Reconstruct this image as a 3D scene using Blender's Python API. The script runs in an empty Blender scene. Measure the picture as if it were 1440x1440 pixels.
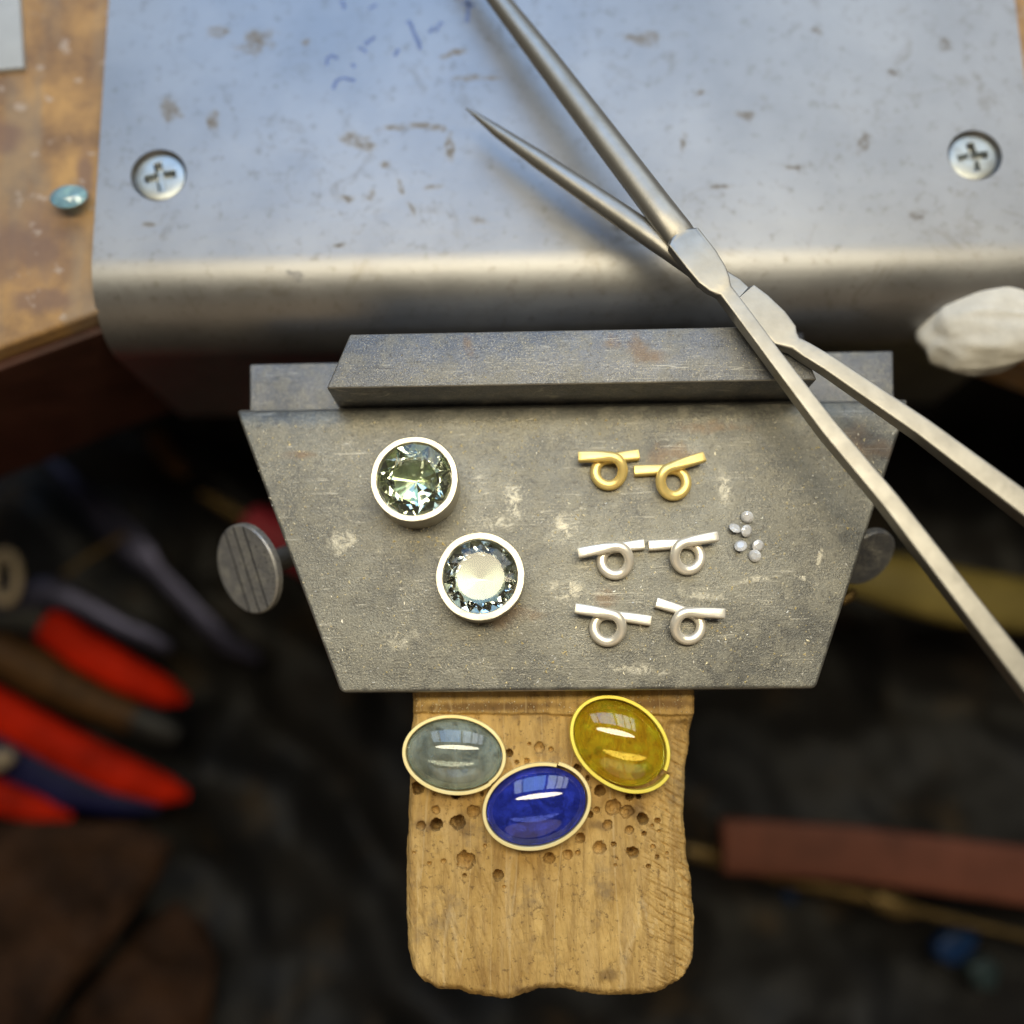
import bpy, bmesh, math, random
from mathutils import Vector, Matrix, noise

R = math.radians
random.seed(7)
sc = bpy.context.scene
col = sc.collection
S = 0.001                                   # everything below is written in millimetres

# ---------------------------------------------------------------- camera
H, FPX, TILT, ROLL = 200.0, 1440.0, R(11.0), R(-1.0)
CAMR = Matrix.Rotation(TILT, 3, 'X') @ Matrix.Rotation(ROLL, 3, 'Z')
cd = bpy.data.cameras.new('camera')
cam = bpy.data.objects.new('camera', cd); col.objects.link(cam)
cam.matrix_world = Matrix.Translation((0, 0, H * S)) @ CAMR.to_4x4()
cd.sensor_width = 36.0; cd.lens = 36.0
cd.clip_start = 0.01; cd.clip_end = 20.0
cd.dof.use_dof = True; cd.dof.focus_distance = 0.199; cd.dof.aperture_fstop = 3.5
sc.camera = cam

# ---------------------------------------------------------------- world + lamps
w = bpy.data.worlds.new('World'); sc.world = w; w.use_nodes = True
bgn = w.node_tree.nodes['Background']
bgn.inputs[0].default_value = (1.0, 0.86, 0.68, 1); bgn.inputs[1].default_value = 0.035

def area(name, loc, look, sx, sy, power, colr, shape='RECTANGLE'):
    l = bpy.data.lights.new(name, 'AREA'); l.shape = shape
    l.size = sx * S; l.size_y = sy * S; l.energy = power; l.color = colr
    o = bpy.data.objects.new(name, l); col.objects.link(o)
    o.location = Vector(loc) * S
    o.rotation_euler = (-math.atan2(loc[1] - look[1], loc[2] - look[2]), 0, 0)
    return o
# the bench lamp: a long warm strip hanging over the bench
area('bench_lamp', (30, 118, 470), (0, 60, 0), 620, 96, 1.45, (1.0, 0.88, 0.62), 'ELLIPSE')
# the warm lit room behind the jeweller
area('room_light', (0, -1000, 650), (0, 60, 0), 1500, 800, 1.0, (1.0, 0.74, 0.46), 'ELLIPSE')
# the panes of the window beyond the bench
for x, sx, pw, c in ((-560, 230, 0.85, (0.72, 0.86, 1.0)), (-130, 560, 2.3, (0.34, 0.58, 1.0)),
                     (330, 230, 0.95, (0.74, 0.87, 1.0)), (580, 200, 0.80, (0.88, 0.94, 1.0)), (800, 170, 0.6, (0.85, 0.92, 1.0))):
    area('window_pane', (x, 760, 800), (x * 0.35, 60, 0), sx, 620, pw, c)

sc.view_settings.view_transform = 'Standard'; sc.view_settings.look = 'None'
sc.view_settings.exposure = 0.66; sc.view_settings.gamma = 1.0
cy = sc.cycles
cy.max_bounces = 14; cy.transmission_bounces = 12; cy.glossy_bounces = 6; cy.diffuse_bounces = 4
cy.transparent_max_bounces = 12; cy.caustics_reflective = True; cy.caustics_refractive = True
cy.blur_glossy = 0.6; cy.sample_clamp_indirect = 6.0
cy.use_denoising = True

# ---------------------------------------------------------------- helpers
def ray(px, py):
    return CAMR @ Vector(((px - 720) / FPX, -(py - 720) / FPX, -1.0))
def P(px, py, z=0.0):
    d = ray(px, py); t = (z - H) / d.z
    return Vector((d.x * t, d.y * t, z))
def mm(px_len, p):                                    # a length in photo pixels at point p, in mm
    fwd = CAMR @ Vector((0, 0, -1))
    return px_len * (Vector(p) - Vector((0, 0, H))).dot(fwd) / FPX

ORG = {}
def org(o): return ORG.get(o.name, Vector((0, 0, 0))) if o else Vector((0, 0, 0))
def tag(o, label=None, cat=None, group=None, kind=None):
    if label: o['label'] = label
    if cat: o['category'] = cat
    if group: o['group'] = group
    if kind: o['kind'] = kind
    return o
def thing(name, loc, label, cat, group=None):
    o = bpy.data.objects.new(name, None); col.objects.link(o)
    o.empty_display_size = 0.005
    o.location = Vector(loc) * S; ORG[o.name] = Vector(loc)
    return tag(o, label, cat, group)
def build(name, verts, faces, mat, parent=None, smooth=True, angle=35, loc=None):
    """verts in world mm; the object's origin is its parent's (or loc)"""
    og = org(parent) if parent else Vector(loc) if loc is not None else Vector((0, 0, 0))
    m = bpy.data.meshes.new(name)
    m.from_pydata([tuple((Vector(v) - og) * S) for v in verts], [], faces)
    bm = bmesh.new(); bm.from_mesh(m); bmesh.ops.recalc_face_normals(bm, faces=bm.faces); bm.to_mesh(m); bm.free()
    if smooth:
        m.polygons.foreach_set('use_smooth', [True] * len(m.polygons)); m.set_sharp_from_angle(angle=R(angle))
    m.materials.append(mat)
    o = bpy.data.objects.new(name, m); col.objects.link(o)
    if parent: o.parent = parent
    else: o.location = og * S
    ORG[o.name] = og
    return o
def prism(poly, z0, z1, bev=0.6, seg=3, per_edge=None):
    """poly: world xy list; top z1, bottom z0; top + vertical edges bevelled; returns verts, faces"""
    bm = bmesh.new()
    top = [bm.verts.new((p[0], p[1], z1)) for p in poly]
    bot = [bm.verts.new((p[0], p[1], z0)) for p in poly]
    n = len(poly)
    bm.faces.new(top); bm.faces.new(bot[::-1])
    for i in range(n): bm.faces.new((top[i], bot[i], bot[(i + 1) % n], top[(i + 1) % n]))
    bmesh.ops.recalc_face_normals(bm, faces=bm.faces)
    if bev > 0:
        ed = [e for e in bm.edges if max(v.co.z for v in e.verts) > z1 - 1e-6]
        bmesh.ops.bevel(bm, geom=ed, offset=bev, segments=seg, profile=0.5, affect='EDGES', clamp_overlap=True)
    vs = [v.co.copy() for v in bm.verts]; bm.verts.index_update()
    fs = [[v.index for v in f.verts] for f in bm.faces]
    bm.free()
    return vs, fs
def superell(w, h, e, n):
    out = []
    for i in range(n):
        a = 2 * math.pi * (i + 0.5) / n; c, s = math.cos(a), math.sin(a)
        out.append((math.copysign(abs(c) ** (2 / e), c) * w, math.copysign(abs(s) ** (2 / e), s) * h))
    return out
def sweep(pts, ws, hs, es, n=20, up=Vector((0, 0, 1))):
    vs, fs = [], []
    k = len(pts)
    for i in range(k):
        t = (pts[min(i + 1, k - 1)] - pts[max(i - 1, 0)]).normalized()
        sd = up.cross(t)
        if sd.length < 1e-5: sd = Vector((1, 0, 0))
        sd.normalize(); u2 = t.cross(sd)
        for a, b in superell(ws[i], hs[i], es[i], n): vs.append(pts[i] + sd * a + u2 * b)
    for i in range(k - 1):
        for j in range(n):
            j2 = (j + 1) % n
            fs.append((i * n + j, i * n + j2, (i + 1) * n + j2, (i + 1) * n + j))
    fs.append(list(range(n))[::-1]); fs.append([(k - 1) * n + j for j in range(n)])
    return vs, fs
def rod(name, st, mat, parent=None, n=20, loc=None, angle=35):
    """st: (px, py, z, half width px, half height px, exponent)"""
    pts = [P(s[0], s[1], s[2]) for s in st]
    return build(name, *sweep(pts, [mm(s[3], p) for s, p in zip(st, pts)], [mm(s[4], p) for s, p in zip(st, pts)],
                              [s[5] for s in st], n), mat, parent, True, angle, loc)
def lathe(prof, n, c, ax=Vector((0, 0, 1)), wob=0.0):
    """closed ring profile [(r, z)...] turned about axis ax through c"""
    q = Vector((0, 0, 1)).rotation_difference(ax)
    vs, fs = [], []
    m = len(prof)
    for i in range(n):
        a = 2 * math.pi * i / n
        wb = 1 + wob * fbm(2 * math.cos(a), 2 * math.sin(a), c[0], 3)
        for r, z in prof: vs.append(Vector(c) + q @ Vector((r * wb * math.cos(a), r * wb * math.sin(a), z)))
    for i in range(n):
        for j in range(m - 1):
            i2 = (i + 1) % n
            fs.append((i * m + j, i2 * m + j, i2 * m + j + 1, i * m + j + 1))
    return vs, fs
def fbm(x, y, z=0.0, o=4):
    return noise.fractal(Vector((x, y, z)), 1.0, 2.0, o)
def smooth(a, b, x):
    t = min(1, max(0, (x - a) / (b - a))); return t * t * (3 - 2 * t)

# ---------------------------------------------------------------- materials
class NT:
    def __init__(s, name):
        s.m = bpy.data.materials.new(name); s.m.use_nodes = True
        s.t = s.m.node_tree; s.b = s.t.nodes['Principled BSDF']; s.out = s.t.nodes['Material Output']
        s.co = s.t.nodes.new('ShaderNodeTexCoord').outputs['Object']
    def link(s, a, b): s.t.links.new(a, b)
    def put(s, sock, v):
        if hasattr(v, 'is_output') or hasattr(v, 'links'): s.link(v, sock)
        else: sock.default_value = v
    def map(s, scale=(1, 1, 1), rot=(0, 0, 0), loc=(0, 0, 0)):
        n = s.t.nodes.new('ShaderNodeMapping'); s.link(s.co, n.inputs[0])
        n.inputs[1].default_value = loc; n.inputs[2].default_value = rot; n.inputs[3].default_value = scale
        return n.outputs[0]
    def noise(s, scale, detail=4, rough=0.55, vec=None, dist=0.0):
        n = s.t.nodes.new('ShaderNodeTexNoise'); s.link(vec or s.co, n.inputs['Vector'])
        n.inputs['Scale'].default_value = scale; n.inputs['Detail'].default_value = detail
        n.inputs['Roughness'].default_value = rough; n.inputs['Distortion'].default_value = dist
        return n.outputs[0]
    def voro(s, scale, vec=None, feat='F1'):
        n = s.t.nodes.new('ShaderNodeTexVoronoi'); s.link(vec or s.co, n.inputs['Vector']); n.feature = feat
        n.inputs['Scale'].default_value = scale
        return n.outputs[0]
    def wave(s, scale, dist, vec=None, dscale=1.0):
        n = s.t.nodes.new('ShaderNodeTexWave'); s.link(vec or s.co, n.inputs['Vector'])
        n.inputs['Scale'].default_value = scale; n.inputs['Distortion'].default_value = dist
        n.inputs['Detail'].default_value = 3; n.inputs['Detail Scale'].default_value = dscale
        return n.outputs[1]
    def ramp(s, f, stops):
        n = s.t.nodes.new('ShaderNodeValToRGB'); s.link(f, n.inputs[0]); e = n.color_ramp.elements
        while len(e) < len(stops): e.new(0.5)
        for x, (p, c) in zip(e, stops):
            x.position = p; x.color = (c, c, c, 1) if not isinstance(c, tuple) else (*c, 1)
        return n.outputs[0]
    def mix(s, f, a, b, mode='MIX'):
        n = s.t.nodes.new('ShaderNodeMix'); n.data_type = 'RGBA'; n.blend_type = mode
        s.put(n.inputs[0], f)
        s.put(n.inputs[6], a if not isinstance(a, tuple) else (*a, 1)); s.put(n.inputs[7], b if not isinstance(b, tuple) else (*b, 1))
        return n.outputs[2]
    def math(s, op, a, b=0.0, clamp=False):
        n = s.t.nodes.new('ShaderNodeMath'); n.operation = op; n.use_clamp = clamp
        s.put(n.inputs[0], a); s.put(n.inputs[1], b); return n.outputs[0]
    def bump(s, hgt, dist, strength=1.0, prev=None):
        n = s.t.nodes.new('ShaderNodeBump'); n.inputs['Strength'].default_value = strength
        n.inputs['Distance'].default_value = dist; s.link(hgt, n.inputs['Height'])
        if prev: s.link(prev, n.inputs['Normal'])
        return n.outputs[0]
    def spots(s, lst, wob=0.9, wscale=500):
        """soft irregular marks at (x, y, rx, ry, angle) in mm, own coordinates of the object"""
        nz = s.t.nodes.new('ShaderNodeTexNoise'); s.link(s.co, nz.inputs['Vector']); nz.inputs['Scale'].default_value = wscale
        nz.inputs['Detail'].default_value = 4
        sub = s.t.nodes.new('ShaderNodeVectorMath'); sub.operation = 'SUBTRACT'; s.link(nz.outputs[1], sub.inputs[0]); sub.inputs[1].default_value = (.5, .5, .5)
        acc = None
        for x, y, rx, ry, an in lst:
            mp = s.t.nodes.new('ShaderNodeMapping'); mp.vector_type = 'TEXTURE'; s.link(s.co, mp.inputs[0])
            mp.inputs[1].default_value = (x * S, y * S, 0); mp.inputs[2].default_value = (0, 0, R(an)); mp.inputs[3].default_value = (rx * S, ry * S, 1)
            ad = s.t.nodes.new('ShaderNodeVectorMath'); ad.operation = 'MULTIPLY_ADD'
            s.link(sub.outputs[0], ad.inputs[0]); ad.inputs[1].default_value = (wob * 2, wob * 2, 0); s.link(mp.outputs[0], ad.inputs[2])
            fl = s.t.nodes.new('ShaderNodeVectorMath'); fl.operation = 'MULTIPLY'; s.link(ad.outputs[0], fl.inputs[0]); fl.inputs[1].default_value = (1, 1, 0)
            le = s.t.nodes.new('ShaderNodeVectorMath'); le.operation = 'LENGTH'; s.link(fl.outputs[0], le.inputs[0])
            mr = s.t.nodes.new('ShaderNodeMapRange'); mr.interpolation_type = 'SMOOTHSTEP'; s.link(le.outputs['Value'], mr.inputs[0])
            mr.inputs[1].default_value = 1.25; mr.inputs[2].default_value = 0.35
            acc = mr.outputs[0] if acc is None else s.math('MAXIMUM', acc, mr.outputs[0])
        return acc
    def set(s, **k):
        names = {'base': 'Base Color', 'metal': 'Metallic', 'rough': 'Roughness', 'normal': 'Normal', 'ior': 'IOR', 'trans': 'Transmission Weight',
                 'coat': 'Coat Weight', 'coatr': 'Coat Roughness', 'spec': 'Specular IOR Level', 'sss': 'Subsurface Weight', 'aniso': 'Anisotropic', 'sheen': 'Sheen Weight'}
        for a, v in k.items():
            if isinstance(v, tuple) and a == 'base': v = (*v, 1)
            s.put(s.b.inputs[names[a]], v)
        return s.m

def px_spots(lst, z, og=(0, 0, 0)):
    o = []
    for px, py, rx, ry, an in lst:
        p = P(px, py, z); o.append((p.x - og[0], p.y - og[1], mm(rx, p), mm(ry, p), -an))
    return o

AZ = -2.0       # top of the aluminium plate
YB = P(720, 350, AZ).y; RB = 17.0      # where its front edge starts to roll, and the radius of the roll
PINY0 = P(720, 978, -7).y; ANY = P(720, 800, 0).y
def mat_aluminium():
    t = NT('brushed_aluminium')
    big = t.noise(28, 5, 0.6); fine = t.noise(420, 5, 0.65)
    streak = t.noise(260, 4, 0.6, t.map((0.06, 1, 1)))
    c = t.mix(t.ramp(big, [(0.38, 0.0), (0.62, 1.0)]), (0.25, 0.25, 0.255), (0.315, 0.315, 0.32))
    c = t.mix(t.math('MULTIPLY', t.ramp(fine, [(0.56, 0.0), (0.72, 1.0)]), 0.55), c, (0.16, 0.145, 0.125))
    blot = t.ramp(t.noise(85, 7, 0.75, None, 1.2), [(0.56, 0.0), (0.66, 1.0)])
    c = t.mix(t.math('MULTIPLY', blot, 0.4), c, (0.17, 0.15, 0.125))
    st = t.spots(px_spots([(905, 55, 24, 11, 0), (490, 195, 14, 10, 0), (515, 205, 16, 12, 20), (555, 180, 30, 5, -6), (600, 178, 30, 5, 6), (632, 205, 6, 22, 0),
                           (540, 232, 8, 5, 0), (520, 275, 6, 9, 0), (580, 295, 4, 18, -25), (563, 262, 4, 10, -20), (670, 310, 14, 7, 0), (490, 278, 9, 8, 0),
                           (610, 262, 12, 5, 0), (360, 60, 26, 17, 0), (430, 60, 6, 6, 0), (640, 75, 18, 5, -15), (665, 110, 38, 5, 0), (305, 45, 14, 10, 0), (480, 345, 10, 4, 0),
                           (415, 385, 10, 8, 0), (960, 205, 5, 16, 10), (1050, 160, 12, 9, 0), (1215, 200, 8, 16, 30), (1120, 235, 18, 5, 0), (1015, 262, 22, 4, 0), (985, 130, 8, 6, 0),
                           (1255, 100, 10, 6, 0), (1150, 45, 9, 6, 0), (210, 315, 16, 5, 0), (240, 155, 14, 18, 0), (300, 170, 8, 14, 0), (1290, 300, 14, 10, 0), (870, 320, 16, 7, 0), (1330, 60, 14, 12, 0)], AZ, (0, YB)), 1.5, 330)
    st = t.math('MULTIPLY', st, t.ramp(t.noise(700, 4, 0.75), [(0.38, 0.05), (0.62, 1.0)]))
    c = t.mix(t.math('MULTIPLY', st, 0.58), c, (0.085, 0.065, 0.045))
    r = t.math('ADD', t.math('MULTIPLY', big, 0.16), 0.36)
    r = t.math('ADD', r, t.math('MULTIPLY', st, 0.3))
    nb = t.bump(streak, 0.00005, 0.5); nb = t.bump(fine, 0.00006, 0.6, nb)
    return t.set(base=c, metal=t.math('SUBTRACT', 0.97, t.math('MULTIPLY', st, 0.6)), rough=r, normal=nb)
def mat_steel(name, c0, c1, metal=0.75, rough=0.42, dust=0.5, marks=None, rust=None):
    t = NT(name)
    big = t.noise(55, 6, 0.65); fine = t.noise(2600, 3, 0.7); mid = t.noise(260, 6, 0.65)
    c = t.mix(t.ramp(big, [(0.33, 0.0), (0.68, 1.0)]), c0, c1)
    c = t.mix(t.math('MULTIPLY', t.ramp(mid, [(0.48, 0.0), (0.58, 1.0)]), dust), c, (0.27, 0.255, 0.20))
    c = t.mix(t.math('MULTIPLY', t.math('MULTIPLY', t.ramp(fine, [(0.52, 0.0), (0.64, 1.0)]), t.ramp(t.noise(120, 4, 0.6), [(0.35, 0.25), (0.65, 1.0)])), 0.55), c, (0.52, 0.48, 0.38))
    c = t.mix(t.math('MULTIPLY', t.ramp(t.noise(1500, 3, 0.65), [(0.32, 1.0), (0.45, 0.0)]), 0.6), c, (0.07, 0.065, 0.06))
    mt = t.math('SUBTRACT', metal, t.math('MULTIPLY', t.ramp(mid, [(0.48, 0.0), (0.66, 1.0)]), 0.35))
    if marks:
        sp = t.math('MULTIPLY', t.spots(marks, 1.4, 300), t.ramp(t.noise(520, 6, 0.8, None, 1.0), [(0.47, 0.0), (0.56, 1.0)]))
        c = t.mix(t.math('MULTIPLY', sp, 0.8), c, (0.56, 0.53, 0.44))
    if rust:
        sp = t.math('MULTIPLY', t.math('MULTIPLY', t.spots(rust, 1.3, 200), t.ramp(mid, [(0.36, 0.1), (0.6, 1.0)])), 0.6)
        c = t.mix(sp, c, (0.20, 0.12, 0.065))
    # hairline scratches
    sc1 = t.ramp(t.noise(70, 2, 0.5, t.map((0.5, 14, 1), (0, 0, R(14)))), [(0.495, 0.0), (0.5, 1.0), (0.505, 0.0)])
    c = t.mix(t.math('MULTIPLY', sc1, 0.4), c, (0.07, 0.068, 0.065))
    for an, sc_, cc_ in ((-32, 60, (0.50, 0.48, 0.42)), (52, 75, (0.06, 0.058, 0.055)), (3, 90, (0.48, 0.46, 0.40))):
        lm = t.ramp(t.noise(sc_, 2, 0.5, t.map((0.35, 11, 1), (0, 0, R(an)))), [(0.493, 0.0), (0.5, 1.0), (0.507, 0.0)])
        lm = t.math('MULTIPLY', lm, t.ramp(t.noise(90 + sc_, 2, 0.5), [(0.52, 0.0), (0.60, 1.0)]))
        c = t.mix(t.math('MULTIPLY', lm, 0.75), c, cc_)
    nb = t.bump(mid, 0.00018, 0.6); nb = t.bump(fine, 0.00011, 0.9, nb)
    return t.set(base=c, metal=mt, rough=t.math('ADD', rough - 0.1, t.math('MULTIPLY', mid, 0.25)), normal=nb)
def mat_metal(name, c, rough, bump=0.25, dirt=None, bscale=900, metal=1.0):
    t = NT(name); f = t.noise(bscale, 4, 0.6); b = t.noise(200, 4, 0.6)
    cc = t.mix(t.ramp(b, [(0.4, 0.0), (0.7, 1.0)]), c, dirt or tuple(x * 0.8 for x in c))
    return t.set(base=cc, metal=metal, rough=t.math('ADD', rough - 0.06, t.math('MULTIPLY', b, 0.14)), normal=t.bump(f, 0.00005, bump))
def mat_pin():
    t = NT('bench_pin_wood')
    v = t.map((1, 0.10, 1), (0, 0, R(-30))); g = t.noise(620, 5, 0.65, v, 0.4)
    v2 = t.map((1, 0.16, 1), (0, 0, R(-36))); g2 = t.noise(190, 5, 0.6, v2, 0.8)
    b = t.noise(60, 5, 0.6)
    c = t.mix(t.ramp(b, [(0.32, 0.0), (0.68, 1.0)]), (0.42, 0.25, 0.072), (0.66, 0.44, 0.155))
    c = t.mix(t.math('MULTIPLY', t.ramp(g, [(0.46, 0.0), (0.60, 1.0)]), 0.48), c, (0.25, 0.14, 0.046))
    c = t.mix(t.math('MULTIPLY', t.ramp(g2, [(0.50, 0.0), (0.70, 1.0)]), 0.5), c, (0.66, 0.46, 0.20))
    c = t.mix(t.math('MULTIPLY', t.ramp(t.noise(105, 6, 0.7), [(0.54, 0.0), (0.70, 1.0)]), 0.55), c, (0.15, 0.115, 0.085))
    pp = [(858, 1375, 16, 12, 0), (600, 1160, 20, 9, 0), (650, 1160, 16, 16, 0), (895, 1140, 12, 20, 0), (750, 1398, 34, 9, 0), (842, 1160, 16, 8, 10)]
    st = t.spots(px_spots(pp, -10, (0, PINY0 - 25)), 0.9, 300)
    c = t.mix(t.math('MULTIPLY', st, 0.55), c, (0.10, 0.055, 0.03))
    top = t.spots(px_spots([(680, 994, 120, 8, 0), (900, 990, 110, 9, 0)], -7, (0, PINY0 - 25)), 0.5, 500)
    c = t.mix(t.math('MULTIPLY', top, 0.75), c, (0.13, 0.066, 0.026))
    c = t.mix(t.math('MULTIPLY', t.ramp(t.noise(900, 4, 0.7), [(0.58, 0.0), (0.66, 1.0)]), 0.6), c, (0.11, 0.065, 0.03))
    hl = t.ramp(t.noise(80, 2, 0.5, t.map((1.2, 0.12, 1), (0, 0, R(-62))), 0.5), [(0.492, 0.0), (0.5, 1.0), (0.508, 0.0)])
    c = t.mix(t.math('MULTIPLY', hl, 0.35), c, (0.72, 0.55, 0.30))
    nb = t.bump(g, 0.0008, 0.9); nb = t.bump(g2, 0.0008, 0.6, nb); nb = t.bump(t.noise(1400, 3, 0.6), 0.00012, 0.6, nb)
    return t.set(base=c, rough=0.62, normal=nb, spec=0.35)
def mat_bench():
    t = NT('worn_bench_wood')
    b = t.noise(75, 6, 0.65); g = t.noise(90, 4, 0.6, t.map((1, 0.2, 1), (0, 0, R(8))))
    c = t.mix(t.ramp(b, [(0.36, 0.0), (0.62, 1.0)]), (0.20, 0.115, 0.06), (0.45, 0.265, 0.10))
    c = t.mix(t.math('MULTIPLY', t.ramp(g, [(0.48, 0.0), (0.62, 1.0)]), 0.55), c, (0.25, 0.20, 0.15))
    st = t.spots(px_spots([(40, 345, 75, 75, 20), (60, 420, 45, 22, 0), (0, 190, 40, 26, 0), (118, 250, 14, 60, 0)], -5.5, (0, YB)), 0.8, 130)
    c = t.mix(t.math('MULTIPLY', st, 0.75), c, (0.16, 0.095, 0.08))
    c = t.mix(t.math('MULTIPLY', t.ramp(t.noise(220, 3, 0.6), [(0.62, 0.0), (0.68, 1.0)]), 0.6), c, (0.45, 0.38, 0.34))
    return t.set(base=c, rough=0.6, normal=t.bump(g, 0.0004, 0.5))
def mat_plain(name, c, rough=0.55, var=0.25, scale=180, bump=0.0003, metal=0.0, **k):
    t = NT(name); n = t.noise(scale, 5, 0.6)
    cc = t.mix(t.ramp(n, [(0.35, 0.0), (0.68, 1.0)]), tuple(x * (1 - var) for x in c), tuple(min(1, x * (1 + var)) for x in c))
    k.setdefault('spec', 0.18)
    return t.set(base=cc, rough=rough, metal=metal, normal=t.bump(n, bump, 0.6), **k)
def mat_leather():
    t = NT('black_leather')
    b = t.noise(22, 5, 0.65); f = t.voro(900)
    c = t.mix(t.ramp(b, [(0.38, 0.0), (0.68, 1.0)]), (0.005, 0.005, 0.0055), (0.0145, 0.014, 0.0135))
    d = t.math('MULTIPLY', t.ramp(t.noise(38, 6, 0.7), [(0.56, 0.0), (0.68, 1.0)]), 0.8)
    c = t.mix(d, c, (0.05, 0.034, 0.018))
    return t.set(base=c, rough=0.5, normal=t.bump(f, 0.0003, 0.5), spec=0.16)
def mat_gem(name, colr, ior=1.55, rough=0.0):
    t = NT(name)
    return t.set(base=colr, trans=1.0, ior=ior, rough=rough)
def mat_cab(name, glass, body, amount, ior=1.55, inc=None, iscale=300):
    """polished stone: clear tinted body mixed with a scattering body, inclusions as a noise"""
    t = NT(name)
    n = t.noise(iscale, 6, 0.7, None, 0.8)
    gc = t.mix(t.ramp(n, [(0.40, 0.0), (0.72, 1.0)]), glass, inc or glass)
    gc = t.mix(t.math('MULTIPLY', t.ramp(t.noise(iscale * 3, 4, 0.7), [(0.62, 0.0), (0.70, 1.0)]), 0.6), gc, tuple(x * 0.25 for x in glass))
    t.set(base=gc, trans=1.0, ior=ior, rough=t.math('MULTIPLY', t.ramp(t.noise(iscale * 1.5, 3, 0.6), [(0.55, 0.0), (0.75, 1.0)]), 0.12))
    d = t.t.nodes.new('ShaderNodeBsdfPrincipled')
    bc = t.mix(t.ramp(n, [(0.42, 0.0), (0.62, 1.0)]), tuple(x * 0.7 for x in body), tuple(min(1, x * 1.8) for x in body))
    bc = t.mix(t.math('MULTIPLY', t.ramp(t.noise(iscale * 2.2, 5, 0.75, None, 1.0), [(0.58, 0.0), (0.66, 1.0)]), 0.7), bc, tuple(x * 0.3 for x in body))
    t.link(bc, d.inputs['Base Color'])
    d.inputs['Roughness'].default_value = 0.05; d.inputs['IOR'].default_value = ior
    mx = t.t.nodes.new('ShaderNodeMixShader'); mx.inputs[0].default_value = amount
    t.link(t.b.outputs[0], mx.inputs[1]); t.link(d.outputs[0], mx.inputs[2]); t.link(mx.outputs[0], t.out.inputs[0])
    return t.m

M = {}
M['alu'] = mat_aluminium()
M['steel'] = mat_steel('worn_anvil_steel', (0.10, 0.101, 0.097), (0.225, 0.224, 0.202), 0.66, 0.39, 0.45,
    px_spots([(480, 760, 22, 20, 0), (700, 735, 30, 10, 10), (722, 705, 18, 26, 0), (790, 742, 20, 20, 0), (560, 900, 26, 14, 0), (800, 830, 30, 14, 0), (985, 835, 30, 10, 10), (1020, 690, 12, 30, 0),
              (1152, 790, 4, 26, 10), (1130, 812, 22, 4, 20), (1108, 845, 6, 9, 0), (1060, 815, 34, 4, -8), (900, 940, 60, 8, 4)], 0, (0, ANY)),
    px_spots([(1210, 620, 55, 22, 25), (950, 640, 40, 18, 0), (420, 640, 26, 8, 0), (700, 860, 60, 22, 0), (990, 600, 60, 9, 0), (850, 840, 20, 12, 0)], 0, (0, ANY)))
M['bar'] = mat_steel('window_tinted_steel', (0.10, 0.108, 0.125), (0.19, 0.195, 0.21), 0.6, 0.42, 0.3, None,  # bluish base: the window's reflection put into the colour
    px_spots([(905, 490, 34, 26, 0), (860, 480, 16, 14, 0), (660, 490, 8, 26, -10)], 10, (0, ANY)))
M['edge'] = mat_metal('worn_bright_edge', (0.42, 0.41, 0.38), 0.4, 0.6, (0.25, 0.24, 0.22), 600, 0.8)
def wear(o, lo=0.15, hi=0.8):
    o.data.materials.append(M['edge'])
    for p in o.data.polygons:
        if lo < p.normal.z < hi: p.material_index = 1
M['dark_steel'] = mat_plain('dark_cast_steel', (0.05, 0.05, 0.055), 0.5, 0.3, 300, 0.0002, 0.5)
M['tongs'] = mat_metal('matt_tool_steel', (0.345, 0.33, 0.30), 0.42, 0.7, (0.295, 0.28, 0.25), 700, 0.85)
M['zinc'] = mat_metal('zinc_screw', (0.40, 0.43, 0.43), 0.42, 0.3, (0.30, 0.30, 0.28))
M['thumb'] = mat_steel('thumb_screw_steel', (0.26, 0.26, 0.27), (0.40, 0.385, 0.37), 0.55, 0.36, 0.35)
M['silver'] = mat_metal('pickled_silver', (0.62, 0.58, 0.48), 0.36, 0.6, (0.52, 0.48, 0.385), 1500, 0.75)
M['silver_in'] = mat_metal('bright_silver', (0.92, 0.92, 0.88), 0.22, 0.1)
M['white_silver'] = mat_metal('pickled_white_silver', (0.93, 0.87, 0.75), 0.32, 0.6, (0.82, 0.75, 0.62), 1500, 0.5)
M['dull_silver'] = mat_metal('dull_silver', (0.34, 0.34, 0.33), 0.35, 0.1)
M['gold'] = mat_metal('yellow_gold', (1.0, 0.78, 0.29), 0.34, 0.5, (0.92, 0.66, 0.21), 1500, 0.5)
M['goldpale'] = mat_metal('pale_gold', (0.97, 0.85, 0.47), 0.38, 0.2, (0.88, 0.72, 0.32), 900, 0.5)
M['goldbright'] = mat_metal('bright_gold', (0.97, 0.86, 0.16), 0.35, 0.15, (0.90, 0.72, 0.10), 900, 0.5)
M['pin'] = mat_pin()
M['bench'] = mat_bench()
M['leather'] = mat_leather()  # leather and tools below the bench: colours darkened to stand in for shade
M['brown_leather'] = mat_plain('brown_suede', (0.026, 0.0115, 0.005), 0.85, 0.6, 45, 0.0006, 0.0, spec=0.15)
M['red'] = mat_plain('red_grip', (0.31, 0.010, 0.0015), 0.6, 0.4, 45, 0.0003, 0.0, spec=0.05)
M['navy'] = mat_plain('navy_grip', (0.004, 0.005, 0.035), 0.5, 0.2)
M['toolwood'] = mat_plain('dark_handle_wood', (0.050, 0.023, 0.006), 0.6, 0.4)
M['blacktool'] = mat_plain('black_tool_steel', (0.018, 0.018, 0.018), 0.45, 0.3, 180, 0.0002, 0.3)
M['file'] = mat_plain('blued_file_steel', (0.036, 0.036, 0.062), 0.35, 0.3, 180, 0.0002, 0.8)
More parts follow.
